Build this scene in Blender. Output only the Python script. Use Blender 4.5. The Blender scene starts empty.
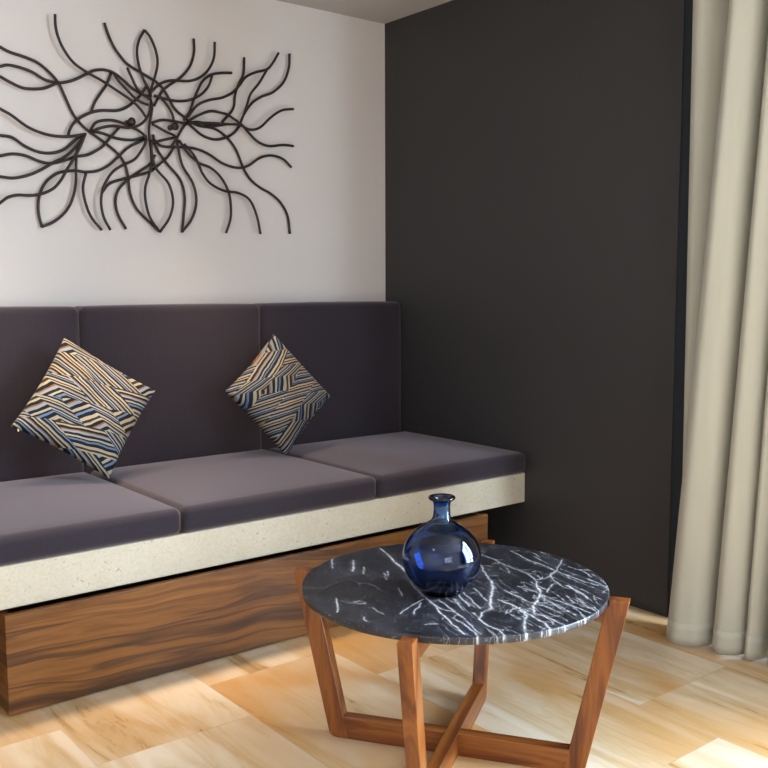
import bpy, bmesh, math, random
import numpy as np
from mathutils import Vector, Matrix

random.seed(7)
sc = bpy.context.scene
COL = sc.collection

# ------------------------------------------------------------------ camera
cam_d = bpy.data.cameras.new('camera')
cam_d.sensor_width = 36.0
cam_d.lens = 948.196 / 768.0 * 36.0
cam_d.clip_start = 0.05
cam = bpy.data.objects.new('camera', cam_d)
COL.objects.link(cam)
_r = Vector((0.78140041, -0.6240242, -0.00268141))
_u = Vector((0.06592055, 0.07827103, 0.99475028))
_f = Vector((0.62053837, 0.77747504, -0.10229703))
_m = Matrix((_r, _u, -_f)).transposed().to_4x4()
_m.translation = Vector((-2.88939775, -3.60690735, 1.2))
cam.matrix_world = _m
sc.camera = cam

# ------------------------------------------------------------------ world, lights, exposure
wd = bpy.data.worlds.new('sky')
sc.world = wd
wd.use_nodes = True
_bg = wd.node_tree.nodes['Background']
_bg.inputs[0].default_value = (0.62, 0.78, 1.0, 1)
_bg.inputs[1].default_value = 1.3


def area_light(name, loc, target, size, size_y, power, color, spread=180):
    d = bpy.data.lights.new(name, 'AREA')
    d.shape = 'RECTANGLE'
    d.size = size
    d.size_y = size_y
    d.energy = power
    d.color = color
    d.spread = math.radians(spread)
    o = bpy.data.objects.new(name, d)
    COL.objects.link(o)
    o.location = loc
    o.rotation_euler = (Vector(target) - Vector(loc)).to_track_quat('-Z', 'Y').to_euler()
    return o


# daylight entering through the big glazed opening in the right wall
area_light('window_daylight', (0.45, -3.85, 1.25), (-2.0, -3.75, 0.9), 2.2, 2.2, 520, (0.66, 0.83, 1.0))
# added fill light behind the camera, shining through an invented rear window
area_light('added_rear_fill', (-3.5, -6.6, 1.45), (-3.3, 0.0, 1.1), 2.2, 1.5, 60, (0.84, 0.92, 1.0))

sc.view_settings.view_transform = 'Standard'
sc.view_settings.look = 'None'
sc.view_settings.gamma = 1.0
sc.view_settings.use_curve_mapping = False
sc.view_settings.exposure = 0.2

DOWNLIGHTS = [(-1.95, -0.54, 185, 56), (-1.1, -0.54, 150, 56), (-3.4, -2.6, 22, 125), (-2.2, -4.4, 18, 125)]
WARM = (1.0, 0.80, 0.60)

# ------------------------------------------------------------------ helpers


def link(name, me, mat=None, parent=None):
    o = bpy.data.objects.new(name, me)
    COL.objects.link(o)
    if mat is not None:
        me.materials.append(mat)
    if parent is not None:
        o.parent = parent
    return o


def obj(name, bm, mat=None, parent=None, smooth=True):
    me = bpy.data.meshes.new(name)
    bmesh.ops.recalc_face_normals(bm, faces=bm.faces[:])
    bm.to_mesh(me)
    bm.free()
    if smooth:
        for p in me.polygons:
            p.use_smooth = True
    return link(name, me, mat, parent)


def thing(name, label, cat, loc=(0, 0, 0), rotz=0.0, group=None):
    o = bpy.data.objects.new(name, None)
    o.empty_display_size = 0.1
    COL.objects.link(o)
    o.location = loc
    o.rotation_euler = (0, 0, rotz)
    tag(o, label, cat, group)
    return o


def tag(o, label, cat, group=None):
    o['label'] = label
    o['category'] = cat
    if group:
        o['group'] = group
    return o


def structure(o):
    o['kind'] = 'structure'
    return o


def bm_box(lo, hi, bevel=0.0, seg=2):
    bm = bmesh.new()
    bmesh.ops.create_cube(bm, size=1.0)
    for v in bm.verts:
        v.co = Vector([lo[i] + (v.co[i] + 0.5) * (hi[i] - lo[i]) for i in range(3)])
    if bevel > 0:
        bmesh.ops.bevel(bm, geom=bm.edges[:], offset=bevel, segments=seg, profile=0.5, affect='EDGES')
    return bm


def bm_add_box(bm, lo, hi):
    r = bmesh.ops.create_cube(bm, size=1.0)
    for v in r['verts']:
        v.co = Vector([lo[i] + (v.co[i] + 0.5) * (hi[i] - lo[i]) for i in range(3)])


def bm_lathe(profile, n=48):
    bm = bmesh.new()
    rings = []
    for r, z in profile:
        if r < 1e-6:
            rings.append([bm.verts.new((0, 0, z))])
        else:
            rings.append([bm.verts.new((r * math.cos(2 * math.pi * k / n), r * math.sin(2 * math.pi * k / n), z)) for k in range(n)])
    for a, b in zip(rings, rings[1:]):
        for k in range(n):
            k2 = (k + 1) % n
            if len(a) == 1 and len(b) == 1:
                continue
            if len(a) == 1:
                bm.faces.new((a[0], b[k], b[k2]))
            elif len(b) == 1:
                bm.faces.new((a[k], a[k2], b[0]))
            else:
                bm.faces.new((a[k], a[k2], b[k2], b[k]))
    return bm


def catmull(pts, sub=5):
    P = [Vector(p) for p in pts]
    P = [P[0] * 2 - P[1]] + P + [P[-1] * 2 - P[-2]]
    out = []
    for i in range(1, len(P) - 2):
        a, b, c, d = P[i - 1:i + 3]
        for k in range(sub):
            t = k / sub
            out.append(0.5 * ((2 * b) + (c - a) * t + (2 * a - 5 * b + 4 * c - d) * t * t + (3 * b - a - 3 * c + d) * t ** 3))
    out.append(P[-2].copy())
    return out


def bm_tube(path, r, n=10):
    bm = bmesh.new()
    rings = []
    for i, p in enumerate(path):
        t = (path[min(i + 1, len(path) - 1)] - path[max(i - 1, 0)]).normalized()
        a = t.cross(Vector((0, 1, 0)))
        if a.length < 0.05:
            a = t.cross(Vector((1, 0, 0)))
        a.normalize()
        b = t.cross(a)
        rings.append([bm.verts.new(p + a * (r * math.cos(2 * math.pi * k / n)) + b * (r * math.sin(2 * math.pi * k / n))) for k in range(n)])
    for x, y in zip(rings, rings[1:]):
        for k in range(n):
            bm.faces.new((x[k], x[(k + 1) % n], y[(k + 1) % n], y[k]))
    bm.faces.new(rings[0][::-1])
    bm.faces.new(rings[-1])
    return bm


def bm_prism(poly, y0, y1):
    """polygon in the (x, z) plane, extruded along y"""
    bm = bmesh.new()
    A = [bm.verts.new((x, y0, z)) for x, z in poly]
    B = [bm.verts.new((x, y1, z)) for x, z in poly]
    bm.faces.new(A)
    bm.faces.new(B[::-1])
    n = len(poly)
    for i in range(n):
        bm.faces.new((A[i], B[i], B[(i + 1) % n], A[(i + 1) % n]))
    return bm


def bevel_all(bm, off, seg=2, angle=0.5):
    bmesh.ops.recalc_face_normals(bm, faces=bm.faces[:])
    es = [e for e in bm.edges if len(e.link_faces) == 2 and e.calc_face_angle(0) > angle]
    bmesh.ops.bevel(bm, geom=es, offset=off, segments=seg, profile=0.5, affect='EDGES')
    return bm


def bm_soft_box(sx, sy, sz, r, crown=(0, 0, 0), n=14, keep=((-1, 1), (-1, 1), (-1, 1))):
    """upholstered block: rounded edges, faces crowned outwards; centred at the origin"""
    H = (sx / 2, sy / 2, sz / 2)

    def samples(h):
        s = [-h + r * k / 4 for k in range(4)]
        m = [-h + r + (2 * h - 2 * r) * k / n for k in range(n + 1)]
        return s + m + [-a for a in s[::-1]]
    S = [samples(h) for h in H]
    bm = bmesh.new()
    cache = {}

    def vert(p):
        key = tuple(round(c, 6) for c in p)
        if key in cache:
            return cache[key]
        q = Vector(p)
        c = Vector([max(-H[i] + r, min(H[i] - r, q[i])) for i in range(3)])
        d = q - c
        w = c + d.normalized() * r if d.length > 1e-9 else q.copy()
        u = [w[i] / H[i] for i in range(3)]
        f = [max(0.0, 1 - abs(a) ** 2.4) for a in u]
        u = [a if (a < 0 and keep[i][0]) or (a > 0 and keep[i][1]) else 0.0 for i, a in enumerate(u)]
        w.x += crown[0] * u[0] * f[1] * f[2]
        w.y += crown[1] * u[1] * f[0] * f[2]
        w.z += crown[2] * u[2] * f[0] * f[1]
        cache[key] = bm.verts.new(w)
        return cache[key]
    for ax in range(3):
        b, c = [(1, 2), (2, 0), (0, 1)][ax]
        for sgn in (-1, 1):
            for i in range(len(S[b]) - 1):
                for j in range(len(S[c]) - 1):
                    q = []
                    for (ii, jj) in ((i, j), (i + 1, j), (i + 1, j + 1), (i, j + 1)):
                        p = [0, 0, 0]
                        p[ax] = sgn * H[ax]
                        p[b] = S[b][ii]
                        p[c] = S[c][jj]
                        q.append(vert(p))
                    if len(set(q)) == 4:
                        bm.faces.new(q)
    return bm


# ------------------------------------------------------------------ materials
class NT:
    def __init__(self, name):
        self.m = bpy.data.materials.new(name)
        self.m.use_nodes = True
        self.t = self.m.node_tree
        self.b = self.t.nodes['Principled BSDF']
        self._tc = None

    def n(self, kind, **kw):
        nd = self.t.nodes.new('ShaderNode' + kind)
        for k, v in kw.items():
            setattr(nd, k, v)
        return nd

    def set(self, sock, val):
        if isinstance(val, bpy.types.NodeSocket):
            self.t.links.new(val, sock)
        else:
            sock.default_value = val

    def coord(self, scale=(1, 1, 1), loc=(0, 0, 0), rot=(0, 0, 0), kind='Object'):
        if self._tc is None:
            self._tc = self.n('TexCoord')
        mp = self.n('Mapping')
        self.t.links.new(self._tc.outputs[kind], mp.inputs[0])
        mp.inputs['Location'].default_value = loc
        mp.inputs['Rotation'].default_value = rot
        mp.inputs['Scale'].default_value = scale
        return mp.outputs[0]

    def noise(self, vec, scale, detail=3, rough=0.5, dist=0.0):
        nd = self.n('TexNoise')
        self.set(nd.inputs['Vector'], vec)
        nd.inputs['Scale'].default_value = scale
        nd.inputs['Detail'].default_value = detail
        nd.inputs['Roughness'].default_value = rough
        nd.inputs['Distortion'].default_value = dist
        return nd.outputs['Fac']

    def ramp(self, fac, stops, interp='LINEAR'):
        nd = self.n('ValToRGB')
        nd.color_ramp.interpolation = interp
        e = nd.color_ramp.elements
        while len(e) < len(stops):
            e.new(0.5)
        for el, (p, c) in zip(e, stops):
            el.position = p
            el.color = (*c, 1) if len(c) == 3 else c
        self.set(nd.inputs[0], fac)
        return nd.outputs[0]

    def mix(self, fac, a, b, mode='MIX'):
        nd = self.n('MixRGB', blend_type=mode)
        self.set(nd.inputs[0], fac)
        self.set(nd.inputs[1], a if not isinstance(a, tuple) else (*a, 1))
        self.set(nd.inputs[2], b if not isinstance(b, tuple) else (*b, 1))
        return nd.outputs[0]

    def math(self, op, a, b=0.0, c=0.0):
        nd = self.n('Math', operation=op)
        self.set(nd.inputs[0], a)
        self.set(nd.inputs[1], b)
        self.set(nd.inputs[2], c)
        return nd.outputs[0]

    def bump(self, h, strength=0.2, dist=0.01):
        nd = self.n('Bump')
        nd.inputs['Strength'].default_value = strength
        nd.inputs['Distance'].default_value = dist
        self.set(nd.inputs['Height'], h)
        self.t.links.new(nd.outputs[0], self.b.inputs['Normal'])

    def out(self, color=None, rough=None, spec=None):
        if color is not None:
            self.set(self.b.inputs['Base Color'], (*color, 1) if isinstance(color, tuple) else color)
        if rough is not None:
            self.set(self.b.inputs['Roughness'], rough)
        if spec is not None:
            self.b.inputs['Specular IOR Level'].default_value = spec
        return self.m


def srgb(r, g, b):
    f = lambda c: ((c / 255) / 12.92) if c / 255 <= 0.04045 else (((c / 255) + 0.055) / 1.055) ** 2.4
    return (f(r), f(g), f(b))


def mat_paint(name, col, rough=0.7, var=0.06, bump=0.05, spec=0.3):
    k = NT(name)
    v = k.coord()
    n1 = k.noise(v, 2.2, 4)
    c = k.mix(n1, tuple(a * (1 - var) for a in col), tuple(min(1, a * (1 + var)) for a in col))
    k.bump(k.noise(v, 160, 3), bump, 0.002)
    return k.out(c, rough, spec)


def mat_fabric(name, col, spec=0.15):
    k = NT(name)
    v = k.coord((1, 1, 1))
    slub = k.noise(k.coord((260, 260, 9)), 1.0, 2)
    slub2 = k.noise(k.coord((12, 260, 260)), 1.0, 2)
    big = k.noise(v, 5.0, 3)
    c = k.mix(k.math('MULTIPLY', slub, 0.55), col, tuple(a * 1.55 for a in col))
    c = k.mix(k.math('MULTIPLY', big, 0.25), c, tuple(a * 0.72 for a in col))
    k.bump(k.math('ADD', slub, slub2), 0.25, 0.002)
    k.b.inputs['Sheen Weight'].default_value = 0.32
    k.b.inputs['Sheen Tint'].default_value = (0.95, 0.82, 0.86, 1)
    k.b.inputs['Sheen Roughness'].default_value = 0.5
    return k.out(c, 0.85, spec)


def mat_walnut():
    k = NT('walnut_veneer')
    # long grain along x, slowly wandering
    wob = k.noise(k.coord((1.1, 1, 1.5)), 1.3, 2, 0.5)
    sep = k.n('SeparateXYZ')
    k.t.links.new(k._tc.outputs['Object'], sep.inputs[0])
    z = k.math('ADD', sep.outputs[2], k.math('MULTIPLY', wob, 0.16))
    com = k.n('CombineXYZ')
    k.set(com.inputs[0], k.math('MULTIPLY', sep.outputs[0], 0.55))
    k.set(com.inputs[1], sep.outputs[1])
    k.set(com.inputs[2], k.math('MULTIPLY', z, 11.0))
    band = k.noise(com.outputs[0], 1.35, 6, 0.60, 0.35)
    com2 = k.n('CombineXYZ')
    k.set(com2.inputs[0], k.math('MULTIPLY', sep.outputs[0], 1.2))
    k.set(com2.inputs[1], 3.0)
    k.set(com2.inputs[2], k.math('MULTIPLY', z, 120.0))
    fine = k.noise(com2.outputs[0], 1.0, 3, 0.6)
    com3 = k.n('CombineXYZ')
    k.set(com3.inputs[0], k.math('MULTIPLY_ADD', sep.outputs[0], 0.5, 7.3))
    k.set(com3.inputs[2], k.math('MULTIPLY', z, 9.0))
    vein = k.ramp(k.noise(com3.outputs[0], 1.5, 3, 0.5, 0.2), [(0.47, (0, 0, 0)), (0.495, (1, 1, 1)), (0.505, (1, 1, 1)), (0.56, (0, 0, 0))])
    c = k.ramp(band, [(0.28, srgb(40, 22, 9)), (0.40, srgb(80, 48, 20)), (0.50, srgb(136, 88, 40)), (0.58, srgb(104, 63, 27)), (0.66, srgb(150, 99, 46)), (0.78, srgb(82, 48, 20))])
    c = k.mix(k.math('MULTIPLY', vein, 0.72), c, srgb(50, 29, 17))
    c = k.mix(k.math('MULTIPLY', fine, 0.40), c, srgb(84, 52, 24))
    k.bump(fine, 0.05, 0.002)
    return k.out(c, 0.4, 0.4)


def mat_teak():
    k = NT('oiled_teak')
    # grain along local z
    band = k.noise(k.coord((16, 16, 1.3)), 1.5, 4, 0.55, 0.8)
    fine = k.noise(k.coord((150, 150, 5)), 1.0, 3, 0.6)
    c = k.ramp(band, [(0.28, srgb(66, 30, 12)), (0.45, srgb(118, 62, 23)), (0.58, srgb(156, 92, 36)), (0.75, srgb(84, 38, 15))])
    c = k.mix(k.math('MULTIPLY', fine, 0.45), c, srgb(76, 34, 13))
    k.bump(fine, 0.06, 0.002)
    return k.out(c, 0.33, 0.5)


def mat_slab():
    k = NT('cream_limestone')
    v = k.coord()
    base = k.mix(k.noise(v, 9, 5, 0.6), srgb(178, 167, 144), srgb(203, 194, 175))
    vo = k.n('TexVoronoi')
    k.set(vo.inputs['Vector'], v)
    vo.inputs['Scale'].default_value = 150
    chips = k.ramp(vo.outputs['Color'], [(0.0, srgb(188, 170, 138)), (0.45, srgb(216, 204, 180)), (0.7, srgb(226, 218, 200)), (1.0, srgb(182, 166, 138))])
    c = k.mix(0.22, base, chips)
    pit = k.ramp(k.noise(v, 95, 3, 0.55), [(0.64, (0, 0, 0)), (0.70, (1, 1, 1))])
    mask = k.ramp(k.noise(v, 9, 2), [(0.40, (0.15, 0.15, 0.15)), (0.62, (1, 1, 1))])
    pm = k.mix(1.0, pit, mask, 'MULTIPLY')
    c = k.mix(k.math('MULTIPLY', pm, 0.75), c, srgb(148, 120, 84))
    k.bump(k.math('SUBTRACT', 1.0, pm), 0.35, 0.003)
    return k.out(c, 0.6, 0.3)


def mat_floor():
    k = NT('vein_cut_travertine')
    br = k.n('TexBrick')
    k.set(br.inputs['Vector'], k.coord((1, 1, 1), (1.37, 1.585 + 0.9, 0), (0, 0, 0)))
    # tiles run along y: swap the axes through a separate / combine pair
    mp = br.inputs['Vector'].links[0].from_node
    sep = k.n('SeparateXYZ')
    com = k.n('CombineXYZ')
    tc = k._tc.outputs['Object']
    k.t.links.new(tc, sep.inputs[0])
    k.set(com.inputs[0], k.math('ADD', sep.outputs[1], 1.37 + 11.7))
    k.set(com.inputs[1], k.math('ADD', sep.outputs[0], 1.585 + 14.4))
    k.t.nodes.remove(mp)
    k.t.links.new(com.outputs[0], br.inputs['Vector'])
    br.offset = 0.72
    br.offset_frequency = 2
    br.squash = 1.0
    br.inputs['Scale'].default_value = 1.0
    br.inputs['Brick Width'].default_value = 0.9
    br.inputs['Row Height'].default_value = 0.45
    br.inputs['Mortar Size'].default_value = 0.0012
    br.inputs['Mortar Smooth'].default_value = 0.2
    br.inputs['Bias'].default_value = 0.0
    br.inputs['Color1'].default_value = (0, 0, 0, 1)
    br.inputs['Color2'].default_value = (1, 1, 1, 1)
    br.inputs['Mortar'].default_value = (0.5, 0.5, 0.5, 1)
    tone = br.outputs['Color']
    # streaks along y, shifted from tile to tile
    sh = k.n('CombineXYZ')
    k.set(sh.inputs[0], k.math('MULTIPLY', tone, 3.7))
    k.set(sh.inputs[2], k.math('MULTIPLY', tone, 5.1))
    ad = k.n('VectorMath', operation='ADD')
    k.t.links.new(k.coord((7.5, 0.9, 1)), ad.inputs[0])
    k.t.links.new(sh.outputs[0], ad.inputs[1])
    st = k.noise(ad.outputs[0], 1.5, 6, 0.62, 0.7)
    ad2 = k.n('VectorMath', operation='ADD')
    k.t.links.new(k.coord((1.6, 0.9, 1)), ad2.inputs[0])
    k.t.links.new(sh.outputs[0], ad2.inputs[1])
    cloud = k.noise(ad2.outputs[0], 1.6, 3, 0.5, 0.3)
    c = k.ramp(st, [(0.26, srgb(150, 114, 72)), (0.40, srgb(194, 168, 130)), (0.52, srgb(212, 194, 166)), (0.70, srgb(222, 211, 192))])
    c = k.mix(k.math('MULTIPLY', k.ramp(cloud, [(0.40, (0.15, 0.15, 0.15)), (0.66, (1, 1, 1))]), k.math('MULTIPLY_ADD', tone, 0.30, 0.56)), c, srgb(190, 136, 66))
    c = k.mix(k.math('MULTIPLY', br.outputs['Fac'], 0.45), c, srgb(160, 128, 90))
    k.bump(k.math('SUBTRACT', 1.0, br.outputs['Fac']), 0.2, 0.001)
    rg = k.math('MULTIPLY_ADD', st, 0.15, 0.22)
    return k.out(c, rg, 0.5)


def mat_marble():
    k = NT('dark_veined_marble')
    v = k.coord()
    base = k.ramp(k.noise(v, 13, 8, 0.68, 0.8), [(0.32, srgb(22, 22, 25)), (0.50, srgb(40, 40, 45)), (0.62, srgb(54, 54, 61)), (0.76, srgb(82, 82, 90))])
    at = k.n('Attribute')
    at.attribute_name = 'vein'
    brk = k.ramp(k.noise(v, 60, 4, 0.65), [(0.34, (0.25, 0.25, 0.25)), (0.56, (1, 1, 1))])
    vein = k.mix(1.0, at.outputs['Color'], brk, 'MULTIPLY')
    # hairline crackle, denser where the traced veins gather
    wv = k.n('VectorMath', operation='ADD')
    k.t.links.new(v, wv.inputs[0])
    nz = k.n('TexNoise')
    k.set(nz.inputs['Vector'], v)
    nz.inputs['Scale'].default_value = 11
    nz.inputs['Detail'].default_value = 4
    sc_ = k.n('VectorMath', operation='SCALE')
    k.t.links.new(nz.outputs['Color'], sc_.inputs[0])
    sc_.inputs['Scale'].default_value = 0.07
    k.t.links.new(sc_.outputs[0], wv.inputs[1])
    mp = k.n('Mapping')
    k.t.links.new(wv.outputs[0], mp.inputs[0])
    mp.inputs['Rotation'].default_value = (0, 0, math.radians(75))
    mp.inputs['Scale'].default_value = (1, 2.6, 1)
    vo = k.n('TexVoronoi', feature='DISTANCE_TO_EDGE')
    k.t.links.new(mp.outputs[0], vo.inputs['Vector'])
    vo.inputs['Scale'].default_value = 7
    hair = k.ramp(vo.outputs['Distance'], [(0.0, (1, 1, 1)), (0.012, (0, 0, 0))])
    msk = k.ramp(k.noise(v, 4.5, 3), [(0.50, (0, 0, 0)), (0.68, (0.4, 0.4, 0.4))])
    hair = k.mix(1.0, hair, msk, 'MULTIPLY')
    tot = k.mix(1.0, vein, hair, 'ADD')
    # fine parallel threads following the main vein direction
    m2 = k.n('Mapping')
    k.t.links.new(k.coord((1, 1, 1), (0.4, 0.2, 0), (0, 0, math.radians(-40))), m2.inputs[0])
    m2.inputs['Scale'].default_value = (3.0, 24.0, 3.0)
    rid = k.noise(m2.outputs[0], 1.3, 3, 0.5, 0.1)
    rid = k.ramp(k.math('ABSOLUTE', k.math('SUBTRACT', rid, 0.5)), [(0.0, (1, 1, 1)), (0.011, (0, 0, 0))])
    sp_ = k.n('SeparateXYZ')
    k.t.links.new(v, sp_.inputs[0])
    side = k.math('ADD', k.math('MULTIPLY', sp_.outputs[1], -1.6), k.noise(v, 7, 3))
    rid = k.mix(1.0, rid, k.ramp(side, [(0.50, (0.0, 0.0, 0.0)), (0.85, (0.62, 0.62, 0.62))]), 'MULTIPLY')
    tot = k.mix(1.0, tot, rid, 'ADD')
    spk = k.ramp(k.noise(v, 130, 3, 0.6), [(0.62, (0, 0, 0)), (0.74, (0.30, 0.30, 0.32))])
    tot = k.mix(1.0, tot, spk, 'ADD')
    c = k.mix(tot, base, srgb(226, 226, 230))
    return k.out(c, k.math('MULTIPLY_ADD', k.noise(v, 24, 3), 0.14, 0.24), 0.5)


def mat_pattern(name, seed, ang, base):
    """woven geometric print: broken parallel stripes in skewed blocks"""
    k = NT(name)
    tc = k.n('UVMap')
    mp = k.n('Mapping')
    k.t.links.new(tc.outputs[0], mp.inputs[0])
    mp.inputs['Rotation'].default_value = (0, 0, ang)
    mp.inputs['Location'].default_value = (seed * 1.3, seed * 0.7, 0)
    sp = k.n('SeparateXYZ')
    k.t.links.new(mp.outputs[0], sp.inputs[0])
    u, v = sp.outputs[0], sp.outputs[1]
    M = k.math
    row = M('FLOOR', M('MULTIPLY', v, 4.3))
    a = M('ADD', M('MULTIPLY', u, 2.1), M('ADD', M('MULTIPLY', v, 2.6), M('MULTIPLY', row, 0.37)))
    colm = M('FLOOR', a)
    wn = k.n('TexWhiteNoise', noise_dimensions='2D')
    cb = k.n('CombineXYZ')
    k.set(cb.inputs[0], row)
    k.set(cb.inputs[1], colm)
    k.t.links.new(cb.outputs[0], wn.inputs['Vector'])
    rnd = wn.outputs['Value']
    pick = M('GREATER_THAN', rnd, 0.60)
    chev = M('ABSOLUTE', M('SUBTRACT', M('FRACT', a), 0.55))
    s1 = M('ADD', M('MULTIPLY', v, 5.0), M('MULTIPLY', chev, M('MULTIPLY', M('GREATER_THAN', rnd, 0.3), 0.9)))
    s2 = M('ADD', M('MULTIPLY', a, 1.7), M('MULTIPLY', v, 1.0))
    s = M('ADD', M('MULTIPLY', s1, M('SUBTRACT', 1.0, pick)), M('MULTIPLY', s2, pick))
    wob = k.noise(mp.outputs[0], 5.0, 2)
    s = M('ADD', s, M('MULTIPLY', wob, 0.18))
    s = M('FRACT', M('ADD', s, M('MULTIPLY', rnd, 5.0)))
    cream, blue, dark, gold, grey, brown = base
    c = k.ramp(s, [(0.0, cream), (0.11, dark), (0.24, blue), (0.32, dark), (0.38, cream), (0.46, dark), (0.57, grey), (0.67, gold), (0.72, dark), (0.83, cream), (0.91, brown)], 'CONSTANT')
    w2 = k.ramp(M('FRACT', M('MULTIPLY', rnd, 7.0)), [(0, (1, 1, 1)), (0.5, (0.84, 0.92, 1.0)), (0.8, (1.0, 0.9, 0.75))], 'CONSTANT')
    c = k.mix(0.7, c, w2, 'MULTIPLY')
    k.bump(k.noise(k.coord((1, 1, 1)), 300, 2), 0.25, 0.002)
    return k.out(c, 0.75, 0.2)


def mat_curtain():
    k = NT('cream_curtain_cloth')
    v = k.coord()
    c = k.mix(k.noise(k.coord((30, 30, 1.2)), 1.0, 3), srgb(178, 173, 157), srgb(190, 186, 171))
    k.bump(k.noise(k.coord((500, 500, 500)), 1.0, 2), 0.1, 0.001)
    k.b.inputs['Sheen Weight'].default_value = 0.1
    return k.out(c, 0.7, 0.2)


def mat_glass_blue():
    k = NT('cobalt_glass')
    k.b.inputs['Transmission Weight'].default_value = 1.0
    k.b.inputs['IOR'].default_value = 1.48
    va = k.n('VolumeAbsorption')
    va.inputs['Color'].default_value = (0.02, 0.55, 0.84, 1)
    va.inputs['Density'].default_value = 500.0
    k.t.links.new(va.outputs[0], k.t.nodes['Material Output'].inputs['Volume'])
    k.bump(k.noise(k.coord((1, 1, 0.6)), 28, 3), 0.10, 0.004)
    return k.out((1.0, 1.0, 1.0), 0.02, 0.5)


def mat_simple(name, col, rough=0.4, metal=0.0, spec=0.5):
    k = NT(name)
    c = k.mix(k.noise(k.coord(), 40, 3), tuple(a * 0.85 for a in col), tuple(a * 1.15 for a in col))
    k.b.inputs['Metallic'].default_value = metal
    return k.out(c, rough, spec)


def mat_pane():
    k = NT('window_glass')
    t = k.t
    tr = k.n('BsdfTransparent')
    gl = k.n('BsdfGlossy')
    gl.inputs['Roughness'].default_value = 0.02
    mx = k.n('MixShader')
    mx.inputs[0].default_value = 0.06
    t.links.new(tr.outputs[0], mx.inputs[1])
    t.links.new(gl.outputs[0], mx.inputs[2])
    t.links.new(mx.outputs[0], t.nodes['Material Output'].inputs[0])
    t.nodes.remove(k.b)
    return k.m


def mat_emit(name, col, strength):
    k = NT(name)
    k.b.inputs['Emission Color'].default_value = (*col, 1)
    k.b.inputs['Emission Strength'].default_value = strength
    return k.out((0.9, 0.9, 0.9), 0.4)


M_WALL = mat_paint('warm_white_plaster', srgb(214, 205, 199), 0.8, 0.035)
M_CEIL = mat_paint('ceiling_paint', srgb(196, 188, 184), 0.85, 0.02)
M_DARK = mat_paint('charcoal_paint', srgb(55, 53, 53), 0.55, 0.08, 0.05, 0.35)
M_FLOOR = mat_floor()
M_FAB = mat_fabric('aubergine_grey_weave', srgb(42, 36, 43))
M_SLAB = mat_slab()
M_WALNUT = mat_walnut()
M_TEAK = mat_teak()
M_MARBLE = mat_marble()
M_IRON = mat_simple('dark_bronze_rod', srgb(46, 34, 29), 0.5, 0.3)
M_CURT = mat_curtain()
M_GLASS = mat_glass_blue()
M_FRAME = mat_simple('anthracite_aluminium', srgb(34, 39, 46), 0.6, 0.0, 0.25)
M_PANE = mat_pane()
M_WHITE = mat_simple('white_enamel', srgb(225, 222, 216), 0.4)
M_TERRACE = mat_paint('terrace_stone', srgb(190, 184, 172), 0.8, 0.1)
PALE = (srgb(160, 148, 126), srgb(96, 112, 136), srgb(18, 20, 30), srgb(126, 88, 44), srgb(128, 136, 144), srgb(50, 38, 30))
DEEP = (srgb(146, 134, 114), srgb(80, 96, 122), srgb(18, 20, 30), srgb(122, 82, 42), srgb(116, 122, 128), srgb(50, 38, 30))
M_ZIP = mat_simple('zip_metal', srgb(190, 180, 160), 0.35, 0.8)

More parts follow.
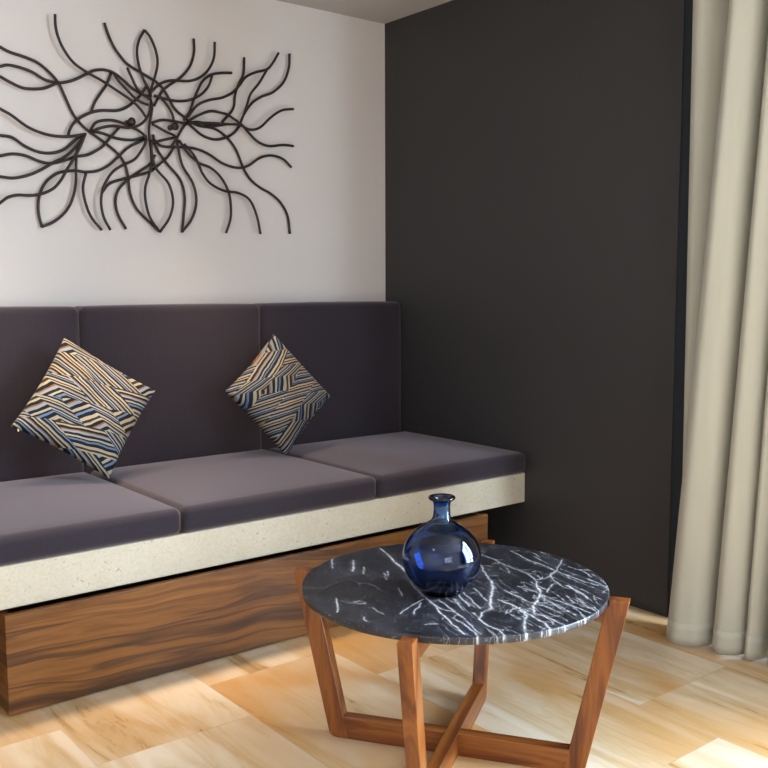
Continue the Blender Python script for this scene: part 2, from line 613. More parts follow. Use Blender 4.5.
WIRES = [
 (-0.011, [(-1.823,2.076),(-1.776,2.058),(-1.742,2.045),(-1.689,2.035),(-1.643,2.021),(-1.6,1.991),(-1.569,1.958),(-1.546,1.91),(-1.522,1.858),(-1.496,1.824),(-1.46,1.794),(-1.394,1.754),(-1.341,1.714),(-1.317,1.677),(-1.306,1.63),(-1.3,1.57),(-1.274,1.51),(-1.219,1.458),(-1.178,1.422)]),
 (-0.018, [(-1.829,1.973),(-1.781,1.988),(-1.753,1.997),(-1.711,1.994),(-1.668,1.984),(-1.622,1.963),(-1.574,1.958),(-1.543,1.964),(-1.505,1.98),(-1.457,2.008),(-1.43,2.022),(-1.394,2.029),(-1.358,2.024),(-1.322,2.004),(-1.282,1.975),(-1.237,1.955),(-1.212,1.953)]),
 (-0.026, [(-1.831,1.971),(-1.785,1.951),(-1.751,1.936),(-1.709,1.922),(-1.67,1.922),(-1.626,1.931),(-1.576,1.957)]),
 (-0.034, [(-1.581,2.199),(-1.581,2.161),(-1.573,2.12),(-1.552,2.076),(-1.516,2.034),(-1.463,2.005),(-1.417,1.987),(-1.378,1.968),(-1.331,1.944),(-1.286,1.919),(-1.254,1.892),(-1.23,1.86)]),
 (-0.011, [(-1.383,2.206),(-1.37,2.167),(-1.348,2.122),(-1.32,2.088),(-1.293,2.064),(-1.243,2.042),(-1.202,2.025),(-1.16,2.003),(-1.128,1.965),(-1.097,1.916),(-1.045,1.882)]),
 (-0.018, [(-1.223,2.204),(-1.247,2.162),(-1.257,2.115),(-1.25,2.063),(-1.235,2.019),(-1.215,1.983),(-1.203,1.95)]),
 (-0.026, [(-1.227,2.202),(-1.204,2.179),(-1.182,2.132),(-1.175,2.083),(-1.188,2.028),(-1.206,1.975),(-1.211,1.936)]),
 (-0.034, [(-1.307,2.047),(-1.292,2.017),(-1.269,1.974),(-1.244,1.954),(-1.215,1.938)]),
 (-0.011, [(-1.363,2.022),(-1.381,1.979),(-1.42,1.923),(-1.435,1.897),(-1.448,1.866)]),
 (-0.018, [(-1.543,1.766),(-1.53,1.801),(-1.502,1.833),(-1.455,1.861),(-1.409,1.875),(-1.347,1.882),(-1.305,1.9),(-1.271,1.928),(-1.247,1.953),(-1.223,1.986)]),
 (-0.026, [(-1.357,2.017),(-1.342,1.996),(-1.314,1.97),(-1.266,1.931),(-1.221,1.916)]),
 (-0.034, [(-1.837,1.857),(-1.792,1.836),(-1.755,1.819),(-1.692,1.78),(-1.62,1.761),(-1.549,1.762),(-1.479,1.778)]),
 (-0.011, [(-1.84,1.749),(-1.79,1.746),(-1.747,1.743),(-1.702,1.716),(-1.652,1.699),(-1.6,1.7),(-1.556,1.718),(-1.51,1.758),(-1.478,1.781)]),
 (-0.018, [(-1.843,1.66),(-1.795,1.672),(-1.752,1.683),(-1.704,1.681),(-1.656,1.665),(-1.611,1.66),(-1.56,1.675),(-1.515,1.693),(-1.468,1.704),(-1.413,1.737),(-1.374,1.78),(-1.341,1.817)]),
 (-0.026, [(-1.85,1.6),(-1.8,1.598),(-1.752,1.596),(-1.697,1.611),(-1.652,1.633),(-1.614,1.657),(-1.564,1.686),(-1.525,1.719),(-1.484,1.771)]),
 (-0.034, [(-1.847,1.473),(-1.807,1.503),(-1.778,1.525),(-1.743,1.535),(-1.702,1.536),(-1.658,1.544),(-1.614,1.565),(-1.583,1.598),(-1.56,1.636),(-1.529,1.685),(-1.504,1.728),(-1.483,1.776)]),
 (-0.011, [(-1.651,1.423),(-1.662,1.477),(-1.658,1.534),(-1.634,1.586),(-1.596,1.621),(-1.559,1.635),(-1.514,1.641),(-1.475,1.639),(-1.429,1.647),(-1.383,1.672),(-1.341,1.71),(-1.299,1.748),(-1.232,1.783)]),
 (-0.018, [(-1.654,1.425),(-1.606,1.447),(-1.56,1.488),(-1.532,1.541),(-1.519,1.6),(-1.516,1.665),(-1.509,1.718),(-1.483,1.77)]),
 (-0.026, [(-1.481,1.635),(-1.495,1.58),(-1.489,1.528),(-1.468,1.47),(-1.427,1.42)]),
 (-0.034, [(-1.395,1.421),(-1.421,1.471),(-1.429,1.53),(-1.417,1.584),(-1.385,1.637),(-1.344,1.669),(-1.286,1.7),(-1.248,1.75),(-1.234,1.781)]),
 (-0.011, [(-1.321,1.429),(-1.352,1.483),(-1.361,1.536),(-1.345,1.583),(-1.302,1.626),(-1.255,1.659),(-1.212,1.689),(-1.189,1.726)]),
 (-0.018, [(-1.419,1.562),(-1.388,1.599),(-1.339,1.619),(-1.273,1.639),(-1.216,1.658),(-1.19,1.678),(-1.139,1.722),(-1.105,1.768)]),
 (-0.026, [(-1.185,1.421),(-1.225,1.477),(-1.242,1.541),(-1.241,1.596),(-1.222,1.649),(-1.21,1.688)]),
 (-0.034, [(-1.188,1.42),(-1.144,1.48),(-1.127,1.546),(-1.145,1.615),(-1.197,1.67),(-1.213,1.726),(-1.215,1.78)]),
 (-0.011, [(-1.079,1.425),(-1.07,1.488),(-1.063,1.568),(-1.082,1.637),(-1.144,1.702),(-1.184,1.758),(-1.196,1.806)]),
 (-0.018, [(-1.083,1.424),(-1.036,1.481),(-1.014,1.553),(-1.028,1.624),(-1.071,1.688),(-1.088,1.746),(-1.095,1.801)]),
 (-0.026, [(-0.883,1.427),(-0.86,1.488),(-0.859,1.561),(-0.874,1.614),(-0.906,1.66),(-0.95,1.693),(-1.002,1.708),(-1.047,1.74),(-1.09,1.792)]),
 (-0.034, [(-0.719,1.427),(-0.735,1.501),(-0.77,1.57),(-0.826,1.596),(-0.893,1.601),(-0.956,1.627),(-0.991,1.665),(-1.011,1.706),(-1.033,1.741),(-1.072,1.777)]),
 (-0.011, [(-0.553,1.434),(-0.563,1.51),(-0.598,1.567),(-0.648,1.604),(-0.707,1.63),(-0.755,1.663),(-0.787,1.71),(-0.819,1.778),(-0.861,1.825),(-0.919,1.856),(-0.991,1.861),(-1.045,1.878)]),
 (-0.018, [(-0.545,1.725),(-0.589,1.758),(-0.65,1.768),(-0.709,1.752),(-0.768,1.714),(-0.825,1.703),(-0.891,1.717),(-0.953,1.749),(-1.015,1.766),(-1.087,1.766),(-1.163,1.763),(-1.2,1.791)]),
 (-0.026, [(-0.538,1.817),(-0.593,1.817),(-0.664,1.806),(-0.722,1.82),(-0.769,1.857),(-0.801,1.885),(-0.863,1.916),(-0.891,1.921),(-0.944,1.923),(-0.998,1.901),(-1.048,1.872)]),
 (-0.034, [(-0.541,1.975),(-0.595,1.965),(-0.636,1.943),(-0.667,1.919),(-0.716,1.877),(-0.764,1.865),(-0.811,1.879),(-0.868,1.877),(-0.958,1.872),(-1.048,1.863)]),
 (-0.011, [(-0.797,1.883),(-0.827,1.849),(-0.866,1.825),(-0.92,1.812),(-0.975,1.823),(-1.018,1.85),(-1.045,1.87)]),
 (-0.018, [(-0.548,2.212),(-0.552,2.151),(-0.58,2.088),(-0.635,2.038),(-0.696,2.011),(-0.744,1.977),(-0.783,1.925),(-0.802,1.882)]),
 (-0.026, [(-0.609,2.205),(-0.638,2.161),(-0.669,2.128),(-0.726,2.108),(-0.774,2.082),(-0.808,2.041),(-0.842,2.009),(-0.89,1.983),(-0.952,1.966),(-1.006,1.938),(-1.048,1.888)]),
 (-0.034, [(-0.673,2.126),(-0.714,2.064),(-0.756,2.014),(-0.776,1.963),(-0.792,1.922)]),
 (-0.011, [(-0.771,2.165),(-0.777,2.097),(-0.804,2.044),(-0.819,2.002),(-0.83,1.946),(-0.883,1.887)]),
 (-0.018, [(-0.836,2.092),(-0.892,2.084),(-0.937,2.07),(-0.973,2.041),(-0.996,2.002),(-1.015,1.962),(-1.034,1.914),(-1.062,1.875)]),
 (-0.026, [(-0.934,2.065),(-0.951,2.023),(-0.987,1.984),(-1.041,1.956),(-1.095,1.946),(-1.144,1.949),(-1.194,1.955)]),
 (-0.034, [(-0.923,2.201),(-0.927,2.142),(-0.949,2.094),(-0.99,2.053),(-1.043,2.03),(-1.12,2.022),(-1.171,2.002),(-1.214,1.962)]),
 (-0.011, [(-1.006,2.206),(-1.006,2.151),(-1.026,2.094),(-1.067,2.046),(-1.119,2.008),(-1.153,1.977),(-1.188,1.918)]),
 (-0.018, [(-1.165,1.959),(-1.133,1.925),(-1.112,1.89),(-1.105,1.847)]),
 (-0.026, [(-1.46,1.792),(-1.437,1.825),(-1.397,1.839),(-1.351,1.84),(-1.286,1.822),(-1.247,1.803),(-1.229,1.78)]),
 (-0.034, [(-1.455,1.791),(-1.417,1.808),(-1.371,1.819),(-1.306,1.819),(-1.256,1.838),(-1.221,1.88),(-1.211,1.927)]),
 (-0.011, [(-1.446,1.795),(-1.401,1.79),(-1.347,1.777),(-1.281,1.777),(-1.224,1.796)]),
 (-0.018, [(-1.208,1.953),(-1.2,1.908),(-1.211,1.852),(-1.216,1.813),(-1.21,1.743),(-1.207,1.681)]),
 (-0.026, [(-1.206,1.848),(-1.164,1.864),(-1.115,1.865),(-1.053,1.86)]),
 (-0.034, [(-1.209,1.843),(-1.152,1.819),(-1.111,1.803),(-1.17,1.783),(-1.22,1.768)]),
 (-0.011, [(-1.036,1.867),(-0.99,1.876),(-0.931,1.866),(-0.855,1.882)]),
 (-0.018, [(-1.049,1.869),(-1.076,1.832),(-1.095,1.801),(-1.118,1.767)]),
]
STUDS = [(-1.3, 1.841), (-1.117, 1.841)]
VEINS = [
 (1.2, [(0.16,-0.034),(0.098,-0.059),(0.036,-0.09)]),
 (2.2, [(0.036,-0.09),(-0.015,-0.104),(-0.091,-0.114),(-0.169,-0.133)]),
 (1.2, [(-0.169,-0.133),(-0.204,-0.119),(-0.25,-0.119)]),
 (1, [(0.3,0.023),(0.257,-0.024),(0.199,-0.08),(0.15,-0.138),(0.088,-0.189),(0.027,-0.207)]),
 (1.5, [(0.027,-0.207),(-0.022,-0.22),(-0.104,-0.228),(-0.175,-0.234)]),
 (1, [(0.324,-0.087),(0.251,-0.15),(0.204,-0.205),(0.159,-0.253),(0.108,-0.315),(0.082,-0.351)]),
 (1, [(0.279,-0.237),(0.194,-0.239),(0.121,-0.232),(0.053,-0.261)]),
 (1.7, [(0.058,-0.277),(0.022,-0.308),(-0.029,-0.338)]),
 (1, [(0.129,-0.319),(0.085,-0.362),(0.064,-0.382)]),
 (1, [(0.013,-0.162),(-0.011,-0.205),(-0.048,-0.249),(-0.087,-0.306),(-0.13,-0.353)]),
 (1, [(-0.023,-0.135),(-0.069,-0.182),(-0.111,-0.231),(-0.114,-0.253),(-0.15,-0.289)]),
 (1.5, [(-0.104,-0.134),(-0.124,-0.166),(-0.162,-0.204),(-0.198,-0.236),(-0.244,-0.272),(-0.293,-0.297)]),
 (1.6, [(-0.16,-0.192),(-0.175,-0.211),(-0.235,-0.217),(-0.301,-0.233),(-0.341,-0.24)]),
 (1, [(-0.188,-0.17),(-0.142,-0.19),(-0.159,-0.218)]),
 (1.2, [(-0.21,-0.1),(-0.273,-0.139),(-0.304,-0.176),(-0.353,-0.197)]),
 (1, [(-0.255,-0.059),(-0.292,-0.098),(-0.333,-0.132),(-0.372,-0.143)]),
 (1, [(-0.128,-0.027),(-0.176,-0.06)]),
 (1, [(-0.089,-0.034),(-0.17,-0.078)]),
 (1, [(-0.071,-0.04),(-0.176,-0.108)]),
 (1, [(-0.038,-0.06),(-0.119,-0.111)]),
 (1, [(-0.009,-0.237),(0.056,-0.241)]),
 (1, [(-0.167,-0.235),(-0.211,-0.292),(-0.235,-0.319)]),
 (1.2, [(0.239,0.274),(0.176,0.228)]),
 (1.8, [(0.176,0.228),(0.106,0.182),(0.051,0.145)]),
 (1.3, [(0.051,0.145),(-0.014,0.108),(-0.07,0.085),(-0.125,0.054),(-0.153,0.033),(-0.183,0.004),(-0.234,-0.025),(-0.283,-0.066),(-0.347,-0.109)]),
 (.9, [(-0.154,0.036),(-0.204,0.049),(-0.268,0.06)]),
 (1, [(-0.177,0.036),(-0.259,0.032)]),
 (1.7, [(0.098,0.308),(0.009,0.278)]),
 (1.2, [(0.108,0.373),(0.018,0.338)]),
 (.9, [(0.052,0.261),(-0.007,0.24)]),
 (.9, [(0.017,0.194),(-0.034,0.169)]),
 (.9, [(0.037,0.189),(-0.004,0.174)]),
 (.9, [(-0.089,0.119),(-0.146,0.095)]),
 (1.2, [(-0.208,0.241),(-0.3,0.203)]),
 (.8, [(-0.222,0.187),(-0.212,0.186),(-0.208,0.179),(-0.213,0.169),(-0.222,0.165),(-0.229,0.172),(-0.229,0.182),(-0.222,0.187)]),
 (.9, [(-0.312,0.132),(-0.341,0.117)]),
 (.6, [(-0.247,0.135),(-0.28,0.096)]),
 (1, [(-0.141,0.005),(-0.198,-0.045),(-0.245,-0.08)]),
 (.9, [(-0.319,-0.014),(-0.305,-0.039)]),
 (.9, [(-0.12,-0.01),(-0.157,-0.039),(-0.198,-0.073)]),
 (1, [(-0.167,0.017),(-0.213,-0.025),(-0.218,-0.054),(-0.261,-0.093),(-0.336,-0.142)]),
 (.8, [(0.079,-0.196),(0.104,-0.22),(0.182,-0.237)]),
 (.8, [(0.226,-0.258),(0.192,-0.299),(0.147,-0.329)]),
]

# ------------------------------------------------------------------ the room
H = 2.4317
XL, YB, WEND, YR = -4.6, -6.2, -1.633, -5.0     # left wall, rear wall, end of dark wall, far side of the glazing
structure(obj('floor', bm_box((XL, YB, -0.12), (0.2, 0.0, 0.0)), M_FLOOR, smooth=False))
structure(obj('ceiling', bm_box((XL - 0.15, YB - 0.15, H), (0.2, 0.15, H + 0.12)), M_CEIL, smooth=False))
structure(obj('wall_back', bm_box((XL - 0.15, 0.0, -0.12), (0.2, 0.15, H)), M_WALL, smooth=False))
structure(obj('wall_left', bm_box((XL - 0.15, YB, -0.12), (XL, 0.0, H)), M_WALL, smooth=False))
bm = bmesh.new()
bm_add_box(bm, (XL - 0.15, YB - 0.15, -0.12), (-4.3, YB, H))
bm_add_box(bm, (-2.3, YB - 0.15, -0.12), (0.2, YB, H))
bm_add_box(bm, (-4.3, YB - 0.15, -0.12), (-2.3, YB, 0.75))
bm_add_box(bm, (-4.3, YB - 0.15, 2.15), (-2.3, YB, H))
structure(obj('wall_rear', bm, M_WALL, smooth=False))
bm = bmesh.new()
for lo, hi in (((-4.299, YB - 0.10, 0.751), (-4.24, YB - 0.04, 2.149)), ((-2.36, YB - 0.10, 0.751), (-2.301, YB - 0.04, 2.149)), ((-4.24, YB - 0.10, 0.751), (-2.36, YB - 0.04, 0.81)), ((-4.24, YB - 0.10, 2.09), (-2.36, YB - 0.04, 2.149)), ((-3.33, YB - 0.10, 0.81), (-3.27, YB - 0.04, 2.09))):
    bm_add_box(bm, lo, hi)
w2 = structure(obj('added_rear_window', bm, M_FRAME, smooth=False))  # invented unseen window, frame and panes, made to go with the added fill
obj('window_pane', bm_box((-4.24, YB - 0.074, 0.81), (-3.33, YB - 0.066, 2.09)), M_PANE, w2, smooth=False)
obj('window_pane', bm_box((-3.27, YB - 0.074, 0.81), (-2.36, YB - 0.066, 2.09)), M_PANE, w2, smooth=False)
structure(obj('wall_right', bm_box((0.0, WEND, 0.0), (0.2, 0.0, H)), M_DARK, smooth=False))
structure(obj('wall_right_rear', bm_box((0.0, YB, 0.0), (0.2, YR, H)), M_DARK, smooth=False))
w = structure(obj('window_1', bm_box((0.004, WEND - 0.085, 0.0), (0.15, WEND, H)), M_FRAME, smooth=False))
bm = bmesh.new()
bm_add_box(bm, (0.045, YR, 0.0), (0.15, YR + 0.08, H))
bm_add_box(bm, (0.045, YR + 0.08, H - 0.12), (0.15, WEND - 0.085, H))
bm_add_box(bm, (0.06, YR + 0.08, 0.0), (0.14, WEND - 0.085, 0.035))
bm_add_box(bm, (0.06, -3.38, 0.035), (0.14, -3.30, H - 0.12))
obj('window_frame', bm, M_FRAME, w, smooth=False)
obj('window_pane', bm_box((0.095, YR + 0.08, 0.035), (0.103, -3.38, H - 0.12)), M_PANE, w, smooth=False)
obj('window_pane', bm_box((0.095, -3.30, 0.035), (0.103, WEND - 0.085, H - 0.12)), M_PANE, w, smooth=False)
structure(obj('terrace_ground', bm_box((0.2, -9.0, -0.14), (7.0, 2.0, -0.02)), M_TERRACE, smooth=False))

for i, (x, y, p, cone) in enumerate(DOWNLIGHTS):
    lab = ['recessed ceiling downlight above the left half of the sofa bench', 'recessed ceiling downlight above the right half of the sofa bench', 'recessed ceiling downlight nearest the left wall', 'recessed ceiling downlight nearest the rear wall'][i]
    t = thing('ceiling_downlight', lab, 'ceiling light', (x, y, H - 0.012))
    obj('trim_ring', bm_lathe([(0.045, 0.0115), (0.062, 0.0115), (0.062, 0.003), (0.055, 0.0), (0.045, 0.002), (0.045, 0.0115)], 32), M_WHITE, t)
    obj('lens', bm_lathe([(0, 0.004), (0.0445, 0.004), (0.0445, 0.0115), (0, 0.0115)], 32), mat_emit('lamp_lens', WARM, 12), t)
    d = bpy.data.lights.new('downlight_lamp', 'SPOT')
    d.energy = p
    d.color = WARM
    d.spot_size = math.radians(cone)
    d.spot_blend = 1.0
    d.shadow_soft_size = 0.12
    o = bpy.data.objects.new('downlight_lamp', d)
    COL.objects.link(o)
    o.parent = t
    o.location = (0, 0, -0.06)

# ------------------------------------------------------------------ built-in sofa bench
SX0 = -2.372
t = thing('stone_bench', 'long cream limestone bench slab carrying the grey seat cushions along the back wall', 'bench', (-1.2, -0.465, 0))
s = obj('slab', bm_box((SX0, -0.93, 0.302), (-0.0005, -0.0005, 0.427), 0.004, 2), M_SLAB, smooth=False)
s.parent = t
s.location = (1.2, 0.465, 0)
s = obj('end_support', bm_box((SX0 + 0.002, -0.90, 0.0), (SX0 + 0.10, -0.0005, 0.302), 0.003, 2), M_SLAB, smooth=False)
s.parent = t
s.location = (1.2, 0.465, 0)

t = thing('bench_drawer', 'long walnut drawer box standing on the floor beneath the cream bench slab', 'drawer', (-1.183, -0.5, 0))
x0, x1 = -2.122 + 1.183, -0.244 + 1.183
yf = -0.957 + 0.5
obj('front_panel', bm_box((x0, yf, 0.004), (x1, yf + 0.022, 0.292), 0.0015, 2), M_WALNUT, t, smooth=False)
for xa in (x0 + 0.001, x1 - 0.023):
    obj('side_panel', bm_box((xa, yf + 0.0221, 0.004), (xa + 0.022, 0.40, 0.288), 0.0015, 2), M_WALNUT, t, smooth=False)
obj('bottom_panel', bm_box((x0 + 0.024, yf + 0.0221, 0.006), (x1 - 0.024, 0.40, 0.024)), M_WALNUT, t, smooth=False)
obj('back_panel', bm_box((x0 + 0.0005, 0.4001, 0.004), (x1 - 0.0005, 0.42, 0.288)), M_WALNUT, t, smooth=False)
for xa in (x0 + 0.1, x1 - 0.1):
    for ya in (yf + 0.08, 0.36):
        bm = bm_lathe([(0, 0), (0.02, 0), (0.02, 0.0055), (0, 0.0055)], 16)
        g = obj('glide', bm, M_FRAME, t)
        g.location = (xa, ya, 0.0)

SEAT = 0.7895
seat_lab = ['leftmost aubergine-grey seat cushion on the bench, running out at the left edge',
            'middle aubergine-grey seat cushion on the bench, in front of the middle back cushion',
            'rightmost aubergine-grey seat cushion on the bench, ending at the charcoal wall']
back_lab = ['leftmost tall aubergine-grey back cushion, behind the left patterned pillow',
            'middle tall aubergine-grey back cushion, between the two patterned pillows',
            'rightmost tall aubergine-grey back cushion, in the corner by the charcoal wall']
seat_bm = bm_soft_box(SEAT - 0.004, 0.790, 0.086, 0.024, (0.0, 0.004, 0.016), 16, keep=((0, 0), (-1, 0), (0, 1)))
back_bm = bm_soft_box(SEAT - 0.010, 0.130, 0.700, 0.026, (0.0, 0.030, 0.004), 16, keep=((0, 0), (-1, 0), (0, 1)))
seat_me = back_me = None
for i in range(3):
    xc = -SEAT * (2 - i) - SEAT / 2 - 0.003
    if seat_me is None:
        o = obj('seat_cushion', seat_bm, M_FAB)
        b = obj('back_cushion', back_bm, M_FAB)
        seat_me, back_me = o.data, b.data
    else:
        o = link('seat_cushion', seat_me)
        b = link('back_cushion', back_me)
    sx0, sx1 = ((-2.37, -1.568), (-1.568, -0.790), (-0.790, -0.0005))[i]
    o.scale = ((sx1 - sx0 - 0.003) / (SEAT - 0.004), 1, 1)
    o.location = ((sx0 + sx1) / 2, -0.5500, 0.4704)
    tag(o, seat_lab[i], 'seat cushion', 'seat cushions on the bench')
    bx0, bx1 = ((-2.37, -1.560), (-1.560, -0.776), (-0.776, -0.0005))[i]
    b.scale = ((bx1 - bx0 - 0.002) / (SEAT - 0.010), 1, 1)
    b.location = ((bx0 + bx1) / 2, -0.0665, 0.7778)
    tag(b, back_lab[i], 'back cushion', 'back cushions along the wall')


# ------------------------------------------------------------------ patterned pillows
def make_pillow(label, loc, rot, s, mat, zip_corner):
    N = 36
    bm = bmesh.new()
    uvl = bm.loops.layers.uv.new('UVMap')
    T = 0.062
    uvs = {}

    def pt(a, b, side):
        # a, b in -1..1 ; sides pull in, corners stay sharp
        x = a * (1 - 0.055 * (1 - b * b)) * s / 2
        z = b * (1 - 0.055 * (1 - a * a)) * s / 2
        f = max(0.0, (1 - a * a) * (1 - b * b))
        w = 0.010 * math.sin(5 * a + 2 * b) * math.sin(4 * b - a) * f
        y = side * (T * f ** 0.42 + 0.002) + w
        return Vector((x, y, z))
    grids = []
    for side in (-1, 1):
        g = [[None] * (N + 1) for _ in range(N + 1)]
        for i in range(N + 1):
            for j in range(N + 1):
                a = math.sin((i / N - 0.5) * math.pi)
                b = math.sin((j / N - 0.5) * math.pi)
                g[i][j] = bm.verts.new(pt(a, b, side))
                uvs[g[i][j]] = (a * 0.5, b * 0.5)
        for i in range(N):
            for j in range(N):
                bm.faces.new((g[i][j], g[i + 1][j], g[i + 1][j + 1], g[i][j + 1]))
        grids.append(g)
    rim = [(i, 0) for i in range(N)] + [(N, j) for j in range(N)] + [(i, N) for i in range(N, 0, -1)] + [(0, j) for j in range(N, 0, -1)]
    for k in range(len(rim)):
        (a, b), (c, d) = rim[k], rim[(k + 1) % len(rim)]
        bm.faces.new((grids[0][a][b], grids[0][c][d], grids[1][c][d], grids[1][a][b]))
    for f in bm.faces:
        for l in f.loops:
            l[uvl].uv = uvs[l.vert]
    Rz = Matrix.Rotation(math.radians(45), 4, 'Y')
    bmesh.ops.transform(bm, matrix=Rz, verts=bm.verts[:])
    t = thing('throw_pillow', label, 'pillow', loc, 0, 'patterned throw pillows on the sofa')
    t.rotation_mode = 'YXZ'
    t.rotation_euler = rot
    obj('cover', bm, mat, t)
    # the little zip pull at one corner
    z = None if zip_corner is None else obj('zip_pull', bm_box((-0.0025, -0.0012, -0.012), (0.0025, 0.0012, 0.0), 0.0008, 2), M_ZIP, t)
    if z:
        z.location = zip_corner
    return t


P1 = make_pillow('cream, blue and black patterned pillow between the left and middle back cushions', (-1.640, -0.360, 0.778), (-0.33, -0.168, -0.070), 0.372, mat_pattern('woven_print_pale', 0.0, -0.30, PALE), (-0.245, 0, -0.012))
P2 = make_pillow('darker blue and bronze patterned pillow between the middle and right back cushions', (-0.829, -0.345, 0.766), (-0.33, 0.120, 0.050), 0.360, mat_pattern('woven_print_deep', 3.0, -1.66, DEEP), None)

# ------------------------------------------------------------------ wire wall sculpture
art = thing('wall_sculpture', 'dark bronze wire wall sculpture of wavy tangled rods above the sofa', 'wall art', (-1.2, -0.0, 1.42))
org = Vector((-1.2, 0.0, 1.42))
for y, pts in WIRES:
    path = catmull([Vector((x, y, z)) - org for x, z in pts], 5)
    obj('wire_rod', bm_tube(path, 0.0056, 8), M_IRON, art)
for x, z in STUDS:
    bm = bm_lathe([(0, 0), (0.011, 0), (0.011, 0.040), (0.015, 0.042), (0.016, 0.049), (0.012, 0.054), (0, 0.056)], 20)
    bmesh.ops.rotate(bm, verts=bm.verts[:], cent=(0, 0, 0), matrix=Matrix.Rotation(math.radians(90), 3, 'X'))
    o = obj('mounting_stud', bm, M_IRON, art)
    o.location = Vector((x, -0.0005, z)) - org

# ------------------------------------------------------------------ coffee table
TC = Vector((-1.2885, -1.8835, 0.0))
TA = math.radians(33.27)
ZT, RD, RT, ZTOP, RF, LW, DL, HB = 0.4527, 0.3850, 0.4355, 0.4500, 0.3357, 0.0345, 0.0516, 0.062
THK = 0.017
tab = thing('coffee_table', 'round dark marble coffee table on a crossed teak frame in front of the bench', 'table', TC, TA)


def vein_value(P):
    val = np.zeros(len(P))
    rs = np.random.RandomState(3)
    jobs = []
    for wgt, pts in VEINS:
        dense = catmull([Vector((x, y, 0)) for x, y in pts], 9) if len(pts) > 2 else [Vector((*pts[0], 0)).lerp(Vector((*pts[1], 0)), i / 8) for i in range(9)]
        q = np.array([(v.x, v.y) for v in dense])
        jn = np.cumsum(rs.randn(len(q), 2), axis=0)
        jn -= np.linspace(0, 1, len(q))[:, None] * jn[-1]
        q = q + jn * 0.0011 + rs.randn(len(q), 2) * 0.0007
        jobs.append((wgt, q))
        # side cracks that leave the vein
        for _ in range(int(len(q) / 9 * (1.2 if q[:, 0].mean() * 0.55 - q[:, 1].mean() * 0.83 > 0.0 else 0.3))):
            i0 = rs.randint(0, len(q) - 1)
            dr = q[i0 + 1] - q[i0]
            an = math.atan2(dr[1], dr[0]) + rs.choice([-1, 1]) * rs.uniform(0.3, 1.3)
            ln = rs.uniform(0.012, 0.045)
            n_ = 7
            st_ = np.c_[np.cos(an + rs.randn(n_) * 0.35), np.sin(an + rs.randn(n_) * 0.35)] * (ln / n_)
            jobs.append((0.55 * rs.uniform(0.5, 1.0), q[i0] + np.concatenate([[[0, 0]], np.cumsum(st_, axis=0)])))
    for wgt, q in jobs:
        hw = 0.0013 * max(wgt, 0.7)
        for k in range(len(q) - 1):
            a, b = q[k], q[k + 1]
            lo, hi = np.minimum(a, b) - 0.02, np.maximum(a, b) + 0.02
            ix = np.where((P[:, 0] > lo[0]) & (P[:, 0] < hi[0]) & (P[:, 1] > lo[1]) & (P[:, 1] < hi[1]))[0]
            if len(ix) == 0:
                continue
            d = b - a
            L2 = max(d @ d, 1e-12)
            tt = np.clip(((P[ix] - a) @ d) / L2, 0, 1)
            dist = np.linalg.norm(P[ix] - (a + tt[:, None] * d), axis=1)
            v = np.exp(-(dist / hw) ** 2) + 0.10 * np.exp(-(dist / (hw * 4)) ** 2)
            val[ix] = np.maximum(val[ix], v * min(1.0, 0.55 + 0.3 * wgt))
    return np.clip(val, 0, 1)


def make_top():
    NS, NR = 840, 165
    rr = list((np.arange(1, NR + 1) / NR) ** 0.8 * (RD - 0.003))
    prof = [(r, ZT) for r in rr]
    prof += [(RD - 0.003 + 0.003 * math.sin(a), ZT - 0.003 + 0.003 * math.cos(a)) for a in (0.5, 1.05, math.pi / 2)]
    prof += [(RD, ZT - THK * 0.5), (RD, ZT - THK + 0.0025), (RD - 0.0025, ZT - THK)]
    ang = np.arange(NS) * 2 * math.pi / NS
    co = [(0.0, 0.0, ZT)]
    arr = [np.array([[0.0, 0.0, ZT]])]
    for r, z in prof:
        arr.append(np.c_[r * np.cos(ang), r * np.sin(ang), np.full(NS, z)])
    arr.append(np.array([[0.0, 0.0, ZT - THK]]))
    V = np.concatenate(arr)
    F = []
    for k in range(NS):
        F.append((0, 1 + k, 1 + (k + 1) % NS))
    for i in range(len(prof) - 1):
        a, b = 1 + i * NS, 1 + (i + 1) * NS
        for k in range(NS):
            k2 = (k + 1) % NS
            F.append((a + k, b + k, b + k2, a + k2))
    a = 1 + (len(prof) - 1) * NS
    e = len(V) - 1
    for k in range(NS):
        F.append((a + k, e, a + (k + 1) % NS))
    me = bpy.data.meshes.new('tabletop')
    me.from_pydata(V.tolist(), [], F)
    me.update()
    at = me.attributes.new('vein', 'FLOAT', 'POINT')
    at.data.foreach_set('value', vein_value(V[:, :2]).astype(np.float32))
    for p in me.polygons:
        p.use_smooth = True
    return link('tabletop', me, M_MARBLE, tab)


make_top()
zr = ZT - THK - 0.0005          # top of the rails that carry the stone


def r_out(z):
    return RF + (RT - RF) * z / ZTOP


def leg_poly():
    # outer bottom corner rounded; the head is notched so the stone rim sits in it
    p = [(RF - DL, 0.0), (RF - 0.022, 0.0)]
    for a in (0.25, 0.5, 0.75, 1.0):
        th = a * math.pi / 2
        p.append((RF - 0.022 + 0.026 * math.sin(th), 0.022 - 0.022 * math.cos(th)))
    p += [(r_out(ZTOP), ZTOP), (RD + 0.0012, ZTOP), (RD + 0.0012, zr), (r_out(zr) - DL, zr)]
    return p


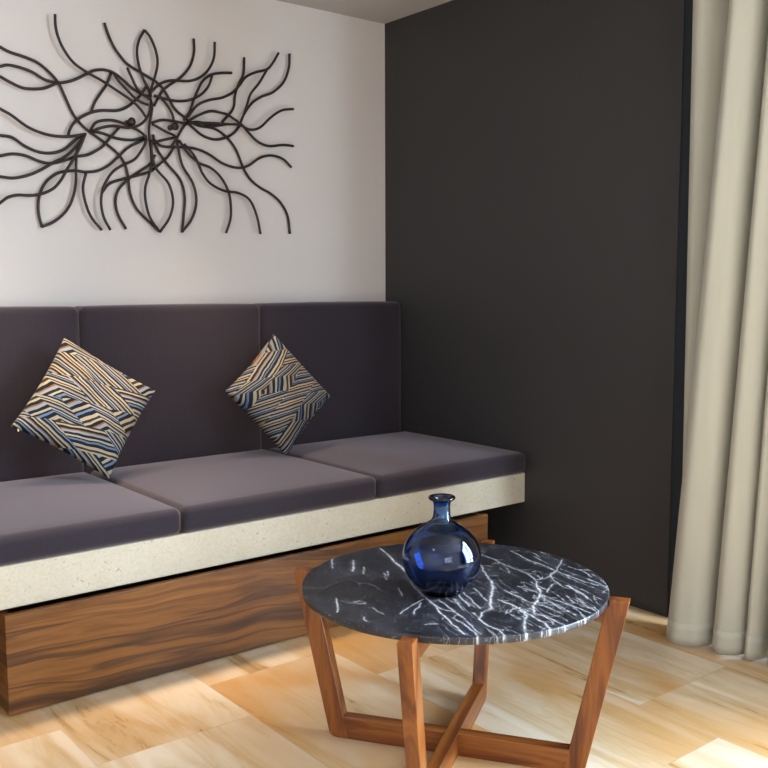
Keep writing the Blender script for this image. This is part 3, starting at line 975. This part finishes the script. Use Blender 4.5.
leg0 = None
for k in range(4):
    if leg0 is None:
        leg0 = obj('leg', bevel_all(bm_prism(leg_poly(), -LW / 2, LW / 2), 0.0022, 2, 0.35), M_TEAK, tab, smooth=False)
    else:
        o = leg0.copy()
        COL.objects.link(o)
        o.rotation_euler = (0, 0, math.pi / 2 * k)
rb = RF - DL + 0.013
for k, (hb, nm) in enumerate(((HB, 'crossbar'), (HB - 0.0015, 'crossbar'))):
    zz0, zz1 = 0.0005, hb
    # built upright (grain along local z), then laid down
    bm = bm_box((-hb, -LW / 2 + 0.0005, -rb - 0.004), (-zz0, LW / 2 - 0.0005, rb + 0.004), 0.002, 2)
    o = obj(nm, bm, M_TEAK, tab, smooth=False)
    o.rotation_euler = Matrix(((0, 0, 1), (0, 1, 0), (-1, 0, 0))).to_euler() if k == 0 else (Matrix.Rotation(math.pi / 2, 3, 'Z') @ Matrix(((0, 0, 1), (0, 1, 0), (-1, 0, 0)))).to_euler()
rr_ = r_out(zr - 0.03) - DL + 0.004
for k in range(2):
    h2 = 0.040 - 0.001 * k
    bm = bm_box((-zr + 0.0002 * k, -LW / 2 + 0.001, -rr_), (-zr + h2, LW / 2 - 0.001, rr_), 0.0015, 2)
    o = obj('support_rail', bm, M_TEAK, tab, smooth=False)
    o.rotation_euler = Matrix(((0, 0, 1), (0, 1, 0), (-1, 0, 0))).to_euler() if k == 0 else (Matrix.Rotation(math.pi / 2, 3, 'Z') @ Matrix(((0, 0, 1), (0, 1, 0), (-1, 0, 0)))).to_euler()

# ------------------------------------------------------------------ blue glass vase
VP = (-1.368, -1.925, ZT + 0.0004)
outer = [(0, 0.004), (0.022, 0.003), (0.036, 0.0), (0.046, 0.002)]
zc, A, B = 0.086, 0.0945, 0.0885
for a in range(-62, 66, 6):
    th = math.radians(a)
    outer.append((A * math.cos(th), zc + B * math.sin(th)))
outer += [(0.0310, 0.1735), (0.0245, 0.1790), (0.0212, 0.1865), (0.0200, 0.197), (0.0200, 0.210), (0.0208, 0.2195), (0.0240, 0.2250), (0.0300, 0.2275), (0.0322, 0.2305), (0.0318, 0.2340), (0.0285, 0.2358)]
inner = [(0.0215, 0.2345), (0.0172, 0.2270), (0.0160, 0.215), (0.0160, 0.197), (0.0178, 0.184), (0.0260, 0.1740)]
for a in range(62, -60, -6):
    th = math.radians(a)
    inner.append(((A - 0.005) * math.cos(th), zc + (B - 0.005) * math.sin(th)))
inner += [(0.038, 0.0145), (0.02, 0.0130), (0, 0.0125)]
v = obj('glass_vase', bm_lathe(outer + inner, 72), M_GLASS)
v.location = VP
v.scale = (1.025, 1.025, 1.02)
tag(v, 'round cobalt blue glass vase with a narrow neck on the marble table', 'vase')

# ------------------------------------------------------------------ curtain
# folds: (left y, right y, ridge x, valley x) at the hem and at the top
FOLDS_B = [(-1.735, -1.765, -0.085, -0.050), (-1.738, -1.900, -0.215, -0.050), (-1.900, -2.012, -0.180, -0.040), (-2.012, -2.068, -0.150, -0.050), (-2.085, -2.195, -0.165, -0.025)]
FOLDS_T = [(-1.748, -1.872, -0.170, -0.045), (-1.915, -2.018, -0.225, -0.065), (-2.030, -2.110, -0.180, -0.020), (-2.110, -2.180, -0.165, -0.030), (-2.180, -2.280, -0.175, -0.030)]
yb, yt = -2.195, -2.280
for k in range(5):
    wb, wt = 0.105 + 0.02 * (k % 2), 0.085 + 0.012 * (k % 3)
    FOLDS_B.append((yb, yb - wb, -0.165 - 0.015 * (k % 2), -0.050))
    FOLDS_T.append((yt, yt - wt, -0.170 + 0.01 * (k % 2), -0.045))
    yb -= wb
    yt -= wt


def curtain_points(z):
    f = min(1.0, max(0.0, (z - 0.02) / 2.07))
    pts = []
    for fb, ft in zip(FOLDS_B, FOLDS_T):
        l, r, xr, xv = [b + (t_ - b) * f for b, t_ in zip(fb, ft)]
        wd_ = l - r
        pts += [(xv, l), (xv + (xr - xv) * 0.72, l - 0.10 * wd_), (xr, l - 0.38 * wd_), (xr + 0.004, l - 0.62 * wd_), (xv + (xr - xv) * 0.70, l - 0.90 * wd_)]
    pts.append((pts[0][0], r - 0.004))
    return catmull([Vector((x, y, 0)) for x, y in pts], 6)


def curtain_sheet(z0, z1, nz, grow=0.0):
    bm = bmesh.new()
    rows = []
    for i in range(nz + 1):
        z = z0 + (z1 - z0) * i / nz
        P = curtain_points(z)
        row = []
        for j, q in enumerate(P):
            tn = (P[min(j + 1, len(P) - 1)] - P[max(j - 1, 0)]).normalized()
            nrm = Vector((tn.y, -tn.x, 0))
            row.append(bm.verts.new(Vector((q.x, q.y, z)) + nrm * grow))
        rows.append(row)
    for a, b in zip(rows, rows[1:]):
        for j in range(len(a) - 1):
            bm.faces.new((a[j], a[j + 1], b[j + 1], b[j]))
    return bm


cur = obj('curtain', curtain_sheet(0.010, H - 0.03, 40), M_CURT)
md = cur.modifiers.new('cloth', 'SOLIDIFY')
md.thickness = 0.003
md.offset = 0
tag(cur, 'long cream pleated curtain hanging at the window beside the charcoal wall', 'curtain')
hem = obj('hem', curtain_sheet(0.008, 0.085, 3), M_CURT, cur)
md = hem.modifiers.new('cloth', 'SOLIDIFY')
md.thickness = 0.0048
md.offset = 0
tr = obj('curtain_track', bm_box((-0.15, -4.9, H - 0.029), (-0.10, -1.66, H - 0.0005), 0.003, 2), M_WHITE, smooth=False)
tag(tr, 'slim white ceiling track carrying the cream curtain', 'curtain track')
